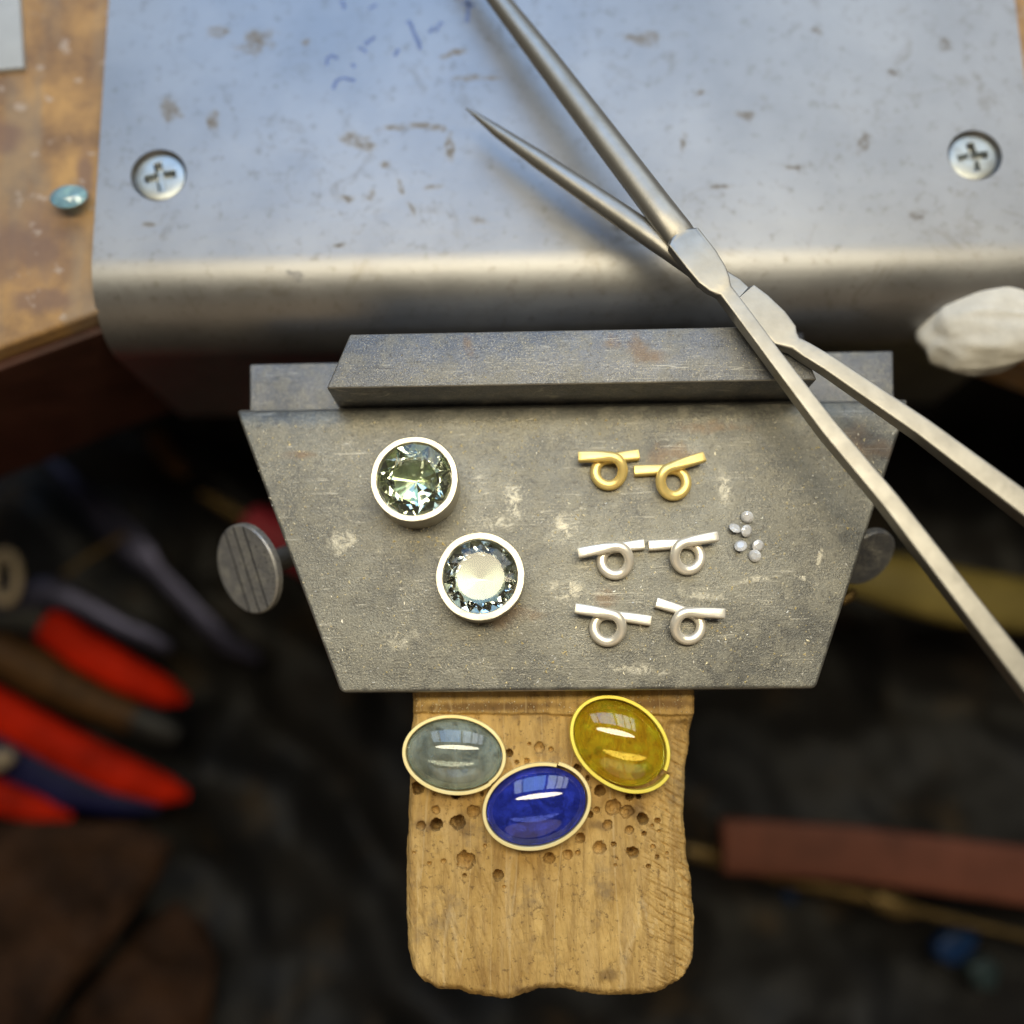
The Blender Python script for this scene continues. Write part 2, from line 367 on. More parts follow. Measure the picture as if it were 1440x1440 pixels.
M['brass'] = mat_plain('dull_brass', (0.12, 0.08, 0.03), 0.4, 0.25, 180, 0.0002, 0.6)
M['redwood'] = mat_plain('reddish_wood', (0.10, 0.032, 0.018), 0.6, 0.25, 60)
M['yellowgrip'] = mat_plain('olive_yellow_handle', (0.16, 0.125, 0.035), 0.5, 0.25, 60)
M['maroon'] = mat_plain('maroon_handle', (0.20, 0.018, 0.030), 0.45, 0.15)
M['bone'] = mat_plain('bone_plastic', (0.20, 0.16, 0.11), 0.5, 0.2)
M['putty'] = mat_plain('white_putty', (0.62, 0.60, 0.55), 0.6, 0.16, 120, 0.0005)
M['tan'] = mat_plain('tan_wood', (0.30, 0.18, 0.09), 0.6, 0.3, 120)
M['paper'] = mat_plain('pale_card', (0.40, 0.43, 0.47), 0.5, 0.05)
M['bluebit'] = mat_plain('blue_plastic', (0.003, 0.018, 0.06), 0.4, 0.2)
M['tealbit'] = mat_plain('dull_teal_plastic', (0.018, 0.030, 0.030), 0.4, 0.3)
M['ink'] = mat_plain('blue_ink', (0.13, 0.19, 0.40), 0.6, 0.2, 900)
M['green_gem'] = mat_gem('pale_green_quartz', (0.78, 0.88, 0.68), 1.54)
M['mint_gem'] = mat_gem('mint_green_quartz', (0.84, 0.92, 0.84), 1.5)
M['clear_gem'] = mat_cab('colourless_stone', (0.99, 0.99, 1.0), (1.35, 1.35, 1.35), 0.62, 1.9, None, 1200)  # white scattering body stands in for the sparkle of the facets
M['sky_gem'] = mat_cab('sky_blue_stone', (0.50, 0.85, 1.0), (0.36, 0.66, 0.92), 0.45, 1.6, None, 60)
M['grey_cab'] = mat_cab('grey_green_stone', (0.78, 0.88, 0.84), (0.30, 0.375, 0.36), 0.34, 1.7, (0.95, 0.92, 0.74), 220)
M['blue_cab'] = mat_cab('royal_blue_stone', (0.16, 0.24, 1.0), (0.026, 0.048, 0.46), 0.42, 1.75, (0.16, 0.22, 0.95))
M['yellow_cab'] = mat_cab('amber_stone', (1.0, 0.80, 0.14), (1.0, 0.60, 0.02), 0.22, 1.7, (1.0, 0.86, 0.28))

# ---------------------------------------------------------------- leather skin below the bench
def leather():
    n = 190; x0, x1, y0, y1 = -330, 330, -260, 330
    vs, fs = [], []
    for j in range(n):
        for i in range(n):
            x = x0 + (x1 - x0) * i / (n - 1); y = y0 + (y1 - y0) * j / (n - 1)
            a = x * 0.55 + y * 0.84
            z = -152 + 11 * fbm(x / 80, y / 80, 3.1, 3) + 6 * math.sin(a / 7.5 + 4 * fbm(x / 60, y / 60, 8.0, 2)) * (0.35 + 0.65 * smooth(60, -60, x)) * smooth(-0.4, 0.4, fbm(x / 50, y / 50, 12.0, 2) + 0.2) \
                + 4.5 * fbm(x / 26, y / 34, 1.0, 3) + 0.00035 * (x * x) 
            vs.append((x, y, z))
    for j in range(n - 1):
        for i in range(n - 1): fs.append((j * n + i, j * n + i + 1, (j + 1) * n + i + 1, (j + 1) * n + i))
    o = build('leather_skin', vs, fs, M['leather'])
    tag(o, 'black leather bench skin hanging in folds below the bench', 'bench skin', kind='structure')
leather()

# ---------------------------------------------------------------- workbench and its metal plate
XL = P(128, 385, AZ).x; XR = P(1427, 0, AZ).x
def workbench():
    root = thing('workbench', (0, YB, -60), 'worn orange brown wooden workbench under the aluminium plate', 'workbench')
    z = -5.5
    a = [P(-420, 660, z), P(-100, 528, z), P(0, 490, z), P(150, 435, z)]
    pts = [(p.x, p.y) for p in a] + [(XL + 10, YB - 4), (XR - 10, YB - 4), (XR + 12, YB - 10), (XR + 130, YB - 60), (XR + 130, 330), (a[0].x, 330)]
    build('bench_top', *prism(pts, -62, z, 1.2), M['bench'], root)
    # dark stained rail of the bench front
    r = [P(-420, 662, z), P(0, 492, z), P(152, 437, z)]
    pl = [(p.x, p.y - 0.05) for p in r] + [(p.x, p.y - 2.5) for p in r[::-1]]
    build('front_rail', *prism(pl, -64, z - 4.0, 0.4), M['rail'], root)
M['rail'] = mat_plain('dark_stained_rail', (0.050, 0.021, 0.015), 0.55, 0.35, 60)
workbench()

def screw_head(c, r, ang):
    n = 48; vs, fs = [], []
    for j in range(n):
        for i in range(n):
            u = -1 + 2 * i / (n - 1); v = -1 + 2 * j / (n - 1)
            x = u * math.sqrt(1 - v * v / 2); y = v * math.sqrt(1 - u * u / 2)
            q = math.hypot(x, y)
            ca, sa = math.cos(ang), math.sin(ang)
            xr, yr = x * ca + y * sa, -x * sa + y * ca
            d = min(max(abs(xr) / 0.62, abs(yr) / 0.15), max(abs(yr) / 0.62, abs(xr) / 0.15))
            z = -0.35 * q ** 4 - 1.6 * smooth(1.1, 0.75, d)
            vs.append((c.x + x * r, c.y + y * r, c.z + z))
    for j in range(n - 1):
        for i in range(n - 1): fs.append((j * n + i, j * n + i + 1, (j + 1) * n + i + 1, (j + 1) * n + i))
    return vs, fs
def bench_plate():
    root = thing('bench_plate', (0, YB, AZ - 3.2), 'stained aluminium bench plate with rolled front edge and two crosshead screws', 'metal plate')
    pr = [(330, AZ), (200, AZ), (YB, AZ)]
    for k in range(1, 25):
        a = (math.pi / 2) * k / 24; pr.append((YB - RB * math.sin(a), AZ - RB * (1 - math.cos(a))))
    pr.append((YB - RB, -64))
    inner = [(YB - RB + 3, -64)]
    for k in range(24, -1, -1):
        a = (math.pi / 2) * k / 24; inner.append((YB - (RB - 3) * math.sin(a), AZ - 3 - (RB - 3) * (1 - math.cos(a))))
    inner.append((330, AZ - 3))
    loop = pr + inner
    n = len(loop); e = 0.5
    vs, fs = [], []
    cen = [(y, z) for y, z in loop]
    for x in (XL, XL + e, XR - e, XR):
        for (y, z) in cen: vs.append((x, y, z))
    for s in range(3):
        for j in range(n):
            j2 = (j + 1) % n; fs.append((s * n + j, s * n + j2, (s + 1) * n + j2, (s + 1) * n + j))
    m = len(pr)                                     # end caps as strips
    for s in (0, 3):
        for j in range(m - 1):
            k = n - 1 - j; k2 = k - 1 if k - 1 >= m else m
            if j >= len(inner) - 1: break
            fs.append((s * n + j, s * n + j + 1, s * n + n - 2 - j, s * n + n - 1 - j))
    o = build('plate', vs, fs, M['alu'], root, angle=40)
    cuts = []
    for (px, py, rp) in ((223, 246, 34), (1371, 218, 33)):
        c = P(px, py, AZ); r = mm(rp, c)
        ro = r * 1.16
        cv, cf = lathe([(0.01, 1.0), (ro + 0.9, 1.0), (ro, 0.0), (r * 0.98, -1.6), (r * 0.98, -5.0), (0.01, -5.0)], 48, c)
        cut = build('cutter', cv, cf, M['alu'], None, False); cuts.append(cut)
        md = o.modifiers.new('b', 'BOOLEAN'); md.operation = 'DIFFERENCE'; md.object = cut; md.solver = 'EXACT'
        vs2, fs2 = screw_head(c + Vector((0, 0, -0.7)), r, R(12 if px < 700 else 8))
        build('screw', vs2, fs2, M['zinc'], root)
        build('screw_hole', *lathe([(0.01, -4.6), (r * 1.1, -4.5), (r * 1.2, -3.3)], 32, c), M['rail'], root)
    dg = bpy.context.evaluated_depsgraph_get(); dg.update()
    nm = bpy.data.meshes.new_from_object(o.evaluated_get(dg)); o.modifiers.clear(); o.data = nm
    for c in cuts: bpy.data.objects.remove(c)
    # faded pen marks
    def k(x, y): return (440 + x * 0.2083, y * 0.2083)
    strokes = [[(95, 440), (95, 395), (130, 375), (170, 395)], [(135, 600), (160, 545), (200, 525), (285, 545)], [(262, 430), (285, 455)],
               [(305, 320), (345, 335), (360, 355)], [(350, 300), (420, 250)], [(550, 380), (580, 330)], [(640, 140), (665, 170), (680, 220), (715, 290), (725, 335)],
               [(785, 220), (820, 180), (830, 215), (860, 150), (880, 165)], [(1040, -30), (1052, 20), (1045, 110), (1040, 150)], [(195, 0), (215, 60)], [(380, 60), (430, 30)], [(1010, 20), (1090, 40)]]
    for s in strokes:
        pts = [P(*k(*q), AZ) for q in s]
        vv, ff = [], []
        for i, p in enumerate(pts):
            t = (pts[min(i + 1, len(pts) - 1)] - pts[max(i - 1, 0)]).normalized(); sd = Vector((-t.y, t.x, 0)) * random.uniform(0.32, 0.55)
            vv += [p + sd + Vector((0, 0, .02)), p - sd + Vector((0, 0, .02))]
        for i in range(len(pts) - 1): ff.append((2 * i, 2 * i + 1, 2 * i + 3, 2 * i + 2))
        build('pen_mark', vv, ff, M['ink'], root, False)
bench_plate()

# ---------------------------------------------------------------- steel anvil block
def xy(pts, z): return [tuple(P(a, b, z))[:2] for a, b in pts]
PLATE_PX = [(330, 573), (1281, 558), (1148, 968), (479, 974)]
def anvil():
    root = thing('bench_anvil', (0, ANY, -45), 'grey steel bench anvil with trapezoid top plate and raised back bar', 'bench anvil')
    pl = xy(PLATE_PX, 0)
    # trapezoid top plate: sharp sides, softer rolled back edge
    bm = bmesh.new()
    top = [bm.verts.new((p[0], p[1], 0)) for p in pl]; bot = [bm.verts.new((p[0], p[1], -6)) for p in pl]
    bm.faces.new(top); bm.faces.new(bot[::-1])
    for i in range(4): bm.faces.new((top[i], bot[i], bot[(i + 1) % 4], top[(i + 1) % 4]))
    bmesh.ops.recalc_face_normals(bm, faces=bm.faces)
    vert = [e for e in bm.edges if abs(e.verts[0].co.z - e.verts[1].co.z) > 1]
    bmesh.ops.bevel(bm, geom=vert, offset=0.9, segments=4, profile=0.5, affect='EDGES')
    te = [e for e in bm.edges if min(v.co.z for v in e.verts) > -0.01 and len(e.link_faces) == 2]
    yb = max(v.co.y for v in bm.verts)
    back = [e for e in te if min(v.co.y for v in e.verts) > yb - 4.5]
    bmesh.ops.bevel(bm, geom=te, offset=0.7, segments=4, profile=0.5, affect='EDGES')
    vs = [v.co.copy() for v in bm.verts]; bm.verts.index_update(); fs = [[v.index for v in f.verts] for f in bm.faces]; bm.free()
    # roll the back edge down
    bl, br = Vector((*pl[0], 0)), Vector((*pl[1], 0)); d = (br - bl).normalized(); nrm = Vector((-d.y, d.x, 0))
    # cut strips across the back so that it can bend
    bm = bmesh.new(); bvs = [bm.verts.new(v) for v in vs]
    for f in fs: bm.faces.new([bvs[i] for i in f])
    for off in (0.5, 1.0, 1.6, 2.3, 3.1, 4.0, 5.0):
        bmesh.ops.bisect_plane(bm, geom=bm.verts[:] + bm.edges[:] + bm.faces[:], plane_co=bl - nrm * off, plane_no=nrm)
    for v in bm.verts:
        q = (v.co - bl).dot(nrm) + 5.0
        if q > 0 and v.co.z > -3: v.co.z -= 1.5 * (q / 5.0) ** 2.2
    vs = [v.co.copy() for v in bm.verts]; bm.verts.index_update(); fs = [[v.index for v in f.verts] for f in bm.faces]; bm.free()
    wear(build('top_plate', vs, fs, M['steel'], root, angle=30))
    # back plate of the mount
    build('back_plate', *prism(xy([(351, 512), (1256, 493), (1258, 590), (351, 606)], -3), -9, -3, 0.4), M['bar'], root)
    # raised clamp bar
    wear(build('clamp_bar', *prism(xy([(492, 470), (1117, 458), (1149, 534), (459, 546)], 10), -2.8, 10, 0.35), M['bar'], root))
    # body under the plate
    c = xy([(520, 620), (1120, 612), (1070, 930), (560, 934)], -20)
    build('body', *prism(c, -45, -6.05, 0.8), M['dark_steel'], root)
    # mount block joining body to the bench plate
    yq = YB - RB - 0.05
    build('mount_block', *prism([(c[0][0], c[0][1] - 4), (c[1][0], c[1][1] - 4), (c[1][0], yq), (c[0][0], yq)], -50, -9.05, 0.5), M['dark_steel'], root)
    # thumb screws
    for (px, py, z, nrmv, rad, neck) in ((346, 801, -11, (-0.60, -0.34, 0.72), 9.6, 16), (1222, 786, -10, (0.36, -0.66, 0.66), 6.6, 20)):
        cpt = P(px, py, z); ax = Vector(nrmv).normalized()
        s_ = build('thumb_screw', *lathe([(0.01, -neck), (2.4, -neck), (2.4, -7.5), (3.4, -4.6), (rad * 0.7, -2.2), (rad, -1.6), (rad, -0.35), (rad - 0.35, 0.0), (0.01, 0.0)], 56, cpt, ax), M['thumb'] if rad > 8 else M['bar'], root)  # right screw takes the darker steel, its shaded look put into the colour
        q = Vector((0, 0, 1)).rotation_difference(ax)
        gd = (CAMR @ Vector((0.27, -1.0, 0))); gd = (gd - ax * gd.dot(ax)).normalized(); sdv = ax.cross(gd)
        if rad > 8:
            for off in (-3.0, 0.2, 3.4):
                hl = math.sqrt(rad * rad - off * off) - 0.3
                b0 = cpt + sdv * off
                vv = []
                for a, b, h in ((-hl, -0.16, .02), (hl, -0.16, .02), (hl, 0.16, .02), (-hl, 0.16, .02)): vv.append(b0 + gd * a + sdv * b + ax * h)
                vv += [v + ax * 0.10 for v in vv]
                build('groove', vv, [(0, 1, 2, 3), (7, 6, 5, 4), (0, 4, 5, 1), (1, 5, 6, 2), (2, 6, 7, 3), (3, 7, 4, 0)], M['dark_steel'], s_, False)
anvil()

# ---------------------------------------------------------------- wooden bench pin
def pin_z(y): return -7.2 + 0.10 * (y - PINY0)
def PP(px, py):
    z = -9
    for _ in range(8): z = pin_z(P(px, py, z).y)
    return P(px, py, z)
def kk(x, y): return (540 + x * 0.31944, 960 + y * 0.31944)
HOLES = [(685,285,24,.5),(735,295,12,.6),(640,270,8,1),(585,350,9,1),(630,345,13,.7),(550,310,18,1.2),(150,465,27,1.2),(315,495,20,1.2),(225,490,9,.6),(430,490,10,1),
    (228,560,18,.4),(230,625,27,1.3),(165,630,20,.5),(325,615,32,.8),(395,568,28,.4),(445,720,9,.6),(132,750,8,.5),(200,797,9,.7),(262,787,11,.4),(360,785,40,.35),
    (355,848,9,1.1),(503,848,24,1.0),(530,900,8,.5),(850,380,20,1.2),(898,420,11,1.2),(950,475,24,1.2),(1120,500,12,1.3),(1080,500,18,1),(935,560,14,.8),(905,580,15,1.2),
    (1010,550,35,.35),(1070,570,28,.5),(1138,598,25,1.3),(1207,610,13,1.2),(1182,630,8,1),(1212,655,9,.7),(1145,665,11,1.2),(985,628,22,.4),(1080,650,20,.4),(865,685,21,1),
    (950,728,30,.45),(1012,712,12,.9),(1095,748,25,1.3),(1185,722,11,.6),(1205,770,10,1),(1250,755,8,.6),(1165,810,10,1),(1020,805,8,.6),(1025,775,8,.6),(728,773,24,.8),
    (810,757,22,.6),(853,750,11,.7),(1120,365,34,1.0),(905,310,30,.4),(960,285,14,1.2),(350,350,20,.8),(460,300,16,.8)]
def bench_pin():
    root = thing('bench_pin', (0, PINY0 - 25, -24), 'scarred wooden bench pin full of drilled holes, sticking out below the steel plate', 'bench pin')
    left = [(960, 580), (1005, 581), (1030, 577), (1090, 576), (1150, 574), (1210, 571), (1270, 571), (1330, 573), (1362, 579), (1392, 590), (1440, 596)]
    right = [(960, 976), (1000, 976), (1040, 973), (1085, 967), (1150, 965), (1200, 969), (1245, 976), (1300, 980), (1345, 979), (1375, 972), (1395, 962), (1440, 952)]
    bottom = [(0.0, 1368), (0.03, 1384), (0.07, 1393), (0.14, 1394), (0.2, 1401), (0.27, 1405), (0.33, 1407), (0.40, 1400), (0.46, 1393), (0.55, 1393), (0.62, 1398), (0.7, 1402), (0.8, 1402), (0.9, 1400), (0.96, 1392), (1.0, 1374)]
    def itp(t, lst):
        for (a, b), (c, d) in zip(lst, lst[1:]):
            if t <= c: return b + (d - b) * smooth(0, 1, (t - a) / (c - a)) if t >= a else b
        return lst[-1][1]
    hs = []
    for x, y, r, d in HOLES:
        p = PP(*kk(x, y)); rr = mm(r * 0.31944, p); hs.append((p.x, p.y, rr, rr * 3.4 * max(d, 0.5)))
    nx, ny = 440, 470; vs, fs = [], []
    ytop = 948
    for j in range(ny):
        t = j / (ny - 1)
        for i in range(nx):
            s = i / (nx - 1)
            yb = itp(s, bottom) + 1.6 * fbm(s * 40, 3.3, 0, 3)
            py = ytop + (yb - ytop) * t
            l = itp(py, left) + 0.9 * fbm(py / 16, 1.7, 0, 3); r_ = itp(py, right) + 1.2 * fbm(py / 13, 9.2, 0, 3)
            p = PP(l + (r_ - l) * s, py)
            x, y, z = p
            de = min(s, 1 - s) * 56; db = (1 - t) * 62
            z -= 1.1 * max(0, 1 - de / 1.2) ** 2 + 1.6 * max(0, 1 - db / 1.8) ** 2
            z += 0.22 * fbm(x / 9, y / 9, 2.0, 4) + 0.06 * fbm(x / 1.3, y / 3, 5.0, 3)
            # rasped right flank
            k = smooth(0.80, 1.0, s) * smooth(1004, 1020, py)
            z -= 2.4 * k * k + 0.6 * k ** 0.5 * max(0, fbm((y * 0.9 + x * 0.6) * 1.3, (x - y * 0.5) / 5, 0, 3) + 0.2)
            # long file strokes over the lower half
            u_ = x * 0.94 + y * 0.34; v_ = -x * 0.34 + y * 0.94; z += 0.16 * fbm(u_ * 1.1 + 0.6 * fbm(x / 9, y / 9, 4.0, 2), v_ / 9, 4.0, 4) * smooth(1150, 1260, py)
            z += 0.9 * smooth(2, -2, py - 1003 - 3.0 * fbm(x / 7, 2.0, 0, 3) - 2.2 * smooth(-20, 25, x))
            for hx, hy, hr, hd in hs:
                dx = x - hx; dy = y - hy
                if abs(dx) < hr * 1.3 and abs(dy) < hr * 1.3:
                    q = math.hypot(dx, dy) / hr + 0.22 * fbm(x * 1.1, y * 1.1, hx, 3)
                    if q < 1.2: z -= hd * (0.62 * smooth(1.05, 0.84, q) + 0.38 * smooth(0.95, 0.0, q))
            vs.append((x, y, z))
    for j in range(ny - 1):
        for i in range(nx - 1): fs.append((j * nx + i, j * nx + i + 1, (j + 1) * nx + i + 1, (j + 1) * nx + i))
    rim = [j * nx for j in range(ny)] + [(ny - 1) * nx + i for i in range(1, nx)] + [j * nx + nx - 1 for j in range(ny - 2, -1, -1)] + [i for i in range(nx - 2, 0, -1)]
    b0 = len(vs); cx, cyy = 0.0, PINY0 - 25
    for q, k in enumerate(rim):
        v = vs[k]; vs.append((v[0] + (cx - v[0]) * 0.05, v[1] + (cyy - v[1]) * 0.05, -22))
    nr = len(rim)
    for q in range(nr): fs.append((rim[q], rim[(q + 1) % nr], b0 + (q + 1) % nr, b0 + q))
    fs.append([b0 + q for q in range(nr)])
    build('wood', vs, fs, M['pin'], root, angle=60)
bench_pin()

# ---------------------------------------------------------------- scissor tongs lying across the bar
def tongs():
    root = thing('crossed_tongs', (P(1030, 430, 10).x, P(1030, 430, 10).y, 10), 'matt steel scissor tongs with crossed arms lying across the anvil bar', 'tongs')
    B = [(655, 152, 5.0, 1, 1, 2), (672, 164, 5.2, 4.5, 4.5, 2), (700, 185, 5.6, 8.5, 8, 2), (760, 226, 6.8, 13, 12, 2), (850, 287, 8.8, 16, 14, 2.2), (925, 338, 10.4, 17, 14, 2.4), (945, 351, 10.7, 17, 12, 3),
         (985, 379, 11.1, 17, 8, 6), (1030, 408, 11.4, 17, 8, 13), (1044, 417, 11.5, 13, 9, 13), (1045, 418, 11.9, 21, 10, 14), (1062, 433, 12.0, 23, 10, 14), (1085, 456, 12.1, 24, 10, 14), (1102, 474, 12.1, 21, 10, 14), (1108, 480, 12.0, 16, 11, 8),
         (1116, 486, 12.0, 11.5, 11.5, 5), (1132, 496, 12.1, 11.5, 12, 13), (1162, 514, 12.2, 12, 12, 13), (1294, 604, 12.6, 14, 13, 13), (1440, 714, 13.0, 17, 15, 13), (1640, 865, 13.5, 19, 16, 13)]
    A = [(585, -165, 4.5, 2, 2, 2), (620, -110, 5.2, 8, 8, 2), (660, -54, 6.2, 12, 11, 2), (706, 6, 7.2, 15, 13, 2), (770, 88, 8.8, 18.5, 15, 2), (850, 193, 10.8, 21, 16, 2), (930, 298, 12.6, 22.5, 17, 2), (952, 326, 13.0, 22.5, 15, 2.3),
         (958, 334, 13.1, 22, 12, 2.6), (960.5, 337, 13.6, 25, 9, 12), (985, 368, 13.8, 25, 8.5, 14), (1000, 389, 13.8, 23, 8.5, 14), (1010, 402, 13.8, 18, 8.5, 14), (1014, 407, 13.7, 14, 9, 10), (1018, 412, 13.3, 11, 11, 8), (1030, 428, 13.3, 10.5, 12, 13), (1085, 502, 13.4, 11, 12, 13), (1163, 605, 13.6, 12.5, 13, 13),
         (1248, 706, 13.8, 13.5, 13, 13), (1440, 956, 14.4, 16.5, 15, 13), (1580, 1138, 14.8, 18, 16, 13)]
    rod('arm', B, M['tongs'], root, 28, angle=28)
    rod('arm', A, M['tongs'], root, 28, angle=28)
    c = P(992, 380, 12.3)
    build('pivot_pin', *lathe([(0.01, -2.4), (0.9, -2.4), (0.9, 2.2), (0.01, 2.2)], 20, c), M['tongs'], root)
tongs()

# ---------------------------------------------------------------- round gem settings
def faceted(c, r, table, crown, pav, n, twist, zg, seed, zz1, pz=0.22, flat=False):
    """round stone: smooth circular table, twisted and fluted crown facets, uneven pavilion facets"""
    rnd = random.Random(seed); vs, fs = [], []
    def ring(rad, z, ph, m, zz=0.0, jit=0.0):
        b = len(vs)
        for i in range(m):
            a = 2 * math.pi * (i + ph + rnd.uniform(-jit, jit)) / m
            vs.append((c[0] + rad * math.cos(a), c[1] + rad * math.sin(a), c[2] + z + (zz if i % 2 else -zz) + rnd.uniform(-jit, jit) * 0.4))
        return b
    m = 2 * n
    t = ring(table * r, zg + crown, 0, m); g1 = ring(r, zg + 0.16, twist, m, zz1, 0.05); g2 = ring(r, zg - 0.5, twist, m)
    p1 = ring((0.78 if flat else 0.60) * r, zg - pav * (0.42 if flat else 0.56), twist * 1.8, m, pz, 0.08)
    p2 = ring(0.64 * r, zg - pav * 0.66, twist * 1.8, m) if flat else p1; cu = len(vs); vs.append((c[0], c[1], c[2] + zg - pav))
    fs.append([t + i for i in range(m)])
    for i in range(m):
        j = (i + 1) % m
        fs.append((t + i, g1 + i, t + j)); fs.append((t + j, g1 + i, g1 + j)); fs.append((g1 + i, g2 + i, g2 + j, g1 + j))
        fs.append((g2 + i, g2 + j, p1 + i)); fs.append((g2 + j, p1 + j, p1 + i)); fs.append((p2 + i, p2 + j, cu))
        if flat: fs.append((p1 + i, p1 + j, p2 + i)); fs.append((p1 + j, p2 + j, p2 + i))
    return vs, fs
def round_setting(px, py, rpx, inner, h, mat, label, tw, tilt=0, table=0.64, nf=12, zz1=0.16, floor='silver_in', pz=0.22, flat=False):
    ct = P(px, py, h); ro = mm(rpx, ct); ri = ro * inner
    c = Vector((ct.x, ct.y, 0.03))
    root = thing('gem_setting', c, label, 'gem setting', 'round silver gem settings')
    prof = [(ri * 0.5, 0), (ro - 0.1, 0), (ro, 0.1), (ro, h - 0.12), (ro - 0.12, h), (ri + 0.1, h), (ri, h - 0.1), (ri - 0.02, h - 0.55)]
    build('bezel', *lathe(prof + [(ri - 0.05, 0.5)], 96, c, wob=0.012), M['silver'], root, angle=25)
    build('added_cup_floor', *lathe([(0.01, 0.35), (ri * 0.6, 0.4), (ri - 0.1, 0.55)], 64, c), M[floor], root)  # floor added to bounce light into the gem; the dull one dims it
    vs, fs = faceted(c, ri - 0.12, table, 1.0, h - 2.2, nf, tw, h - 1.25, int(px), zz1, pz, flat)
    if tilt:
        q = Matrix.Rotation(R(tilt), 3, Vector((1, 0.1, 0)).normalized()); pv = c + Vector((0, 0, h - 1.2))
        vs = [pv + q @ (Vector(v) - pv) for v in vs]
    build('gemstone', vs, fs, mat, root, False)
round_setting(582.5, 673, 61.5, 0.86, 8.0, M['green_gem'], 'tall round silver setting with dark green clear gemstone, upper of the two', 1.6, 6.0, 0.62, 7, 0.06, 'silver_in', 0.35)
round_setting(675, 810, 62.5, 0.845, 6.2, M['mint_gem'], 'low round silver setting whose gemstone has a pale grey centre, lower of the two', 0.45, -2.4, 0.66, 11, 0.10, 'dull_silver', 0.5, True)

# ---------------------------------------------------------------- oval cabochons in gold bezels on the pin
def oval_setting(px, py, apx, bpx, ang, seam, stepmm, mat, metal, label, hb=3.3, dome=3.1, gap=0.0, lift=0.0):
    z0 = pin_z(PP(px, py + 10).y) + 0.30 + lift
    ct = P(px, py, z0 + hb); a = mm(apx, ct); b = mm(bpx, ct); ra = R(-ang)
    c = Vector((ct.x, ct.y, z0))
    root = thing('cabochon_setting', c, label, 'cabochon setting', 'oval gold cabochon settings')
    n = 128; wall = 0.75; vs, fs = [], []
    k = 0.03
    sd = R(seam)
    def pt(th, off, z):
        x = (a + off) * math.cos(th); y = (b + off) * math.sin(th)
        X = x * math.cos(ra) - y * math.sin(ra); Y = x * math.sin(ra) + y * math.cos(ra)
        return Vector((c.x + X, c.y + Y, z0 + z + k * Y))
    m = n + 1
    for i in range(m):
        u = i / n; th = sd + gap / 2 + u * (2 * math.pi - gap)
        off = stepmm * smooth(0.72, 1.0, u)
        for o_, z in ((off, 0.0), (off, hb - 0.1), (off - 0.12, hb), (off - wall + 0.12, hb), (off - wall, hb - 0.1), (off - wall, 0.0)): vs.append(pt(th, o_, z))
    for i in range(m - 1):
        for j in range(6):
            j2 = (j + 1) % 6; fs.append((i * 6 + j, (i + 1) * 6 + j, (i + 1) * 6 + j2, i * 6 + j2))
    fs.append(list(range(6))); fs.append([(m - 1) * 6 + j for j in range(6)][::-1])
    build('bezel', vs, fs, metal, root, angle=25)
    vs, fs = [], []
    ai = -wall - 0.12; rows = 22
    zb = 0.9; zg = hb - 1.5
    prof = [(0.86, zb), (0.95, zb + 0.15), (0.985, zb + 0.6), (1.0, zg)]
    for j in range(1, rows + 1):
        f = 1 - j / rows
        prof.append((f, zg + dome * (1 - f * f) ** 0.88))
    nn = 72
    for r_, z in prof[:-1]:
        for i in range(nn):
            th = 2 * math.pi * i / nn
            x = (a + ai) * r_ * math.cos(th); y = (b + ai) * r_ * math.sin(th)
            X = x * math.cos(ra) - y * math.sin(ra); Y = x * math.sin(ra) + y * math.cos(ra)
            vs.append((c.x + X, c.y + Y, z0 + z + k * Y))
    vs.append((c.x, c.y, z0 + prof[-1][1])); apex = len(vs) - 1
    q = len(prof) - 1
    for j in range(q - 1):
        for i in range(nn):
            i2 = (i + 1) % nn; fs.append((j * nn + i, j * nn + i2, (j + 1) * nn + i2, (j + 1) * nn + i))
    for i in range(nn): fs.append(((q - 1) * nn + i, (q - 1) * nn + (i + 1) % nn, apex))
    fs.append([i for i in range(nn)][::-1])
    build('cabochon', vs, fs, mat, root, angle=50)
oval_setting(638.5, 1061, 73.5, 55, 7, -40, 0.15, M['grey_cab'], M['goldpale'], 'oval grey-green cabochon in a pale gold band')
oval_setting(754.5, 1134, 77.5, 59, -14, 55, 0.45, M['blue_cab'], M['goldpale'], 'oval deep blue cabochon in a gold band', 3.3, 3.1, 0.02)
oval_setting(872, 1044.5, 76, 60, 38, 6, 0.95, M['yellow_cab'], M['goldbright'], 'oval amber yellow cabochon in a gold band with open overlapping seam', 3.6, 3.3, 0.05)

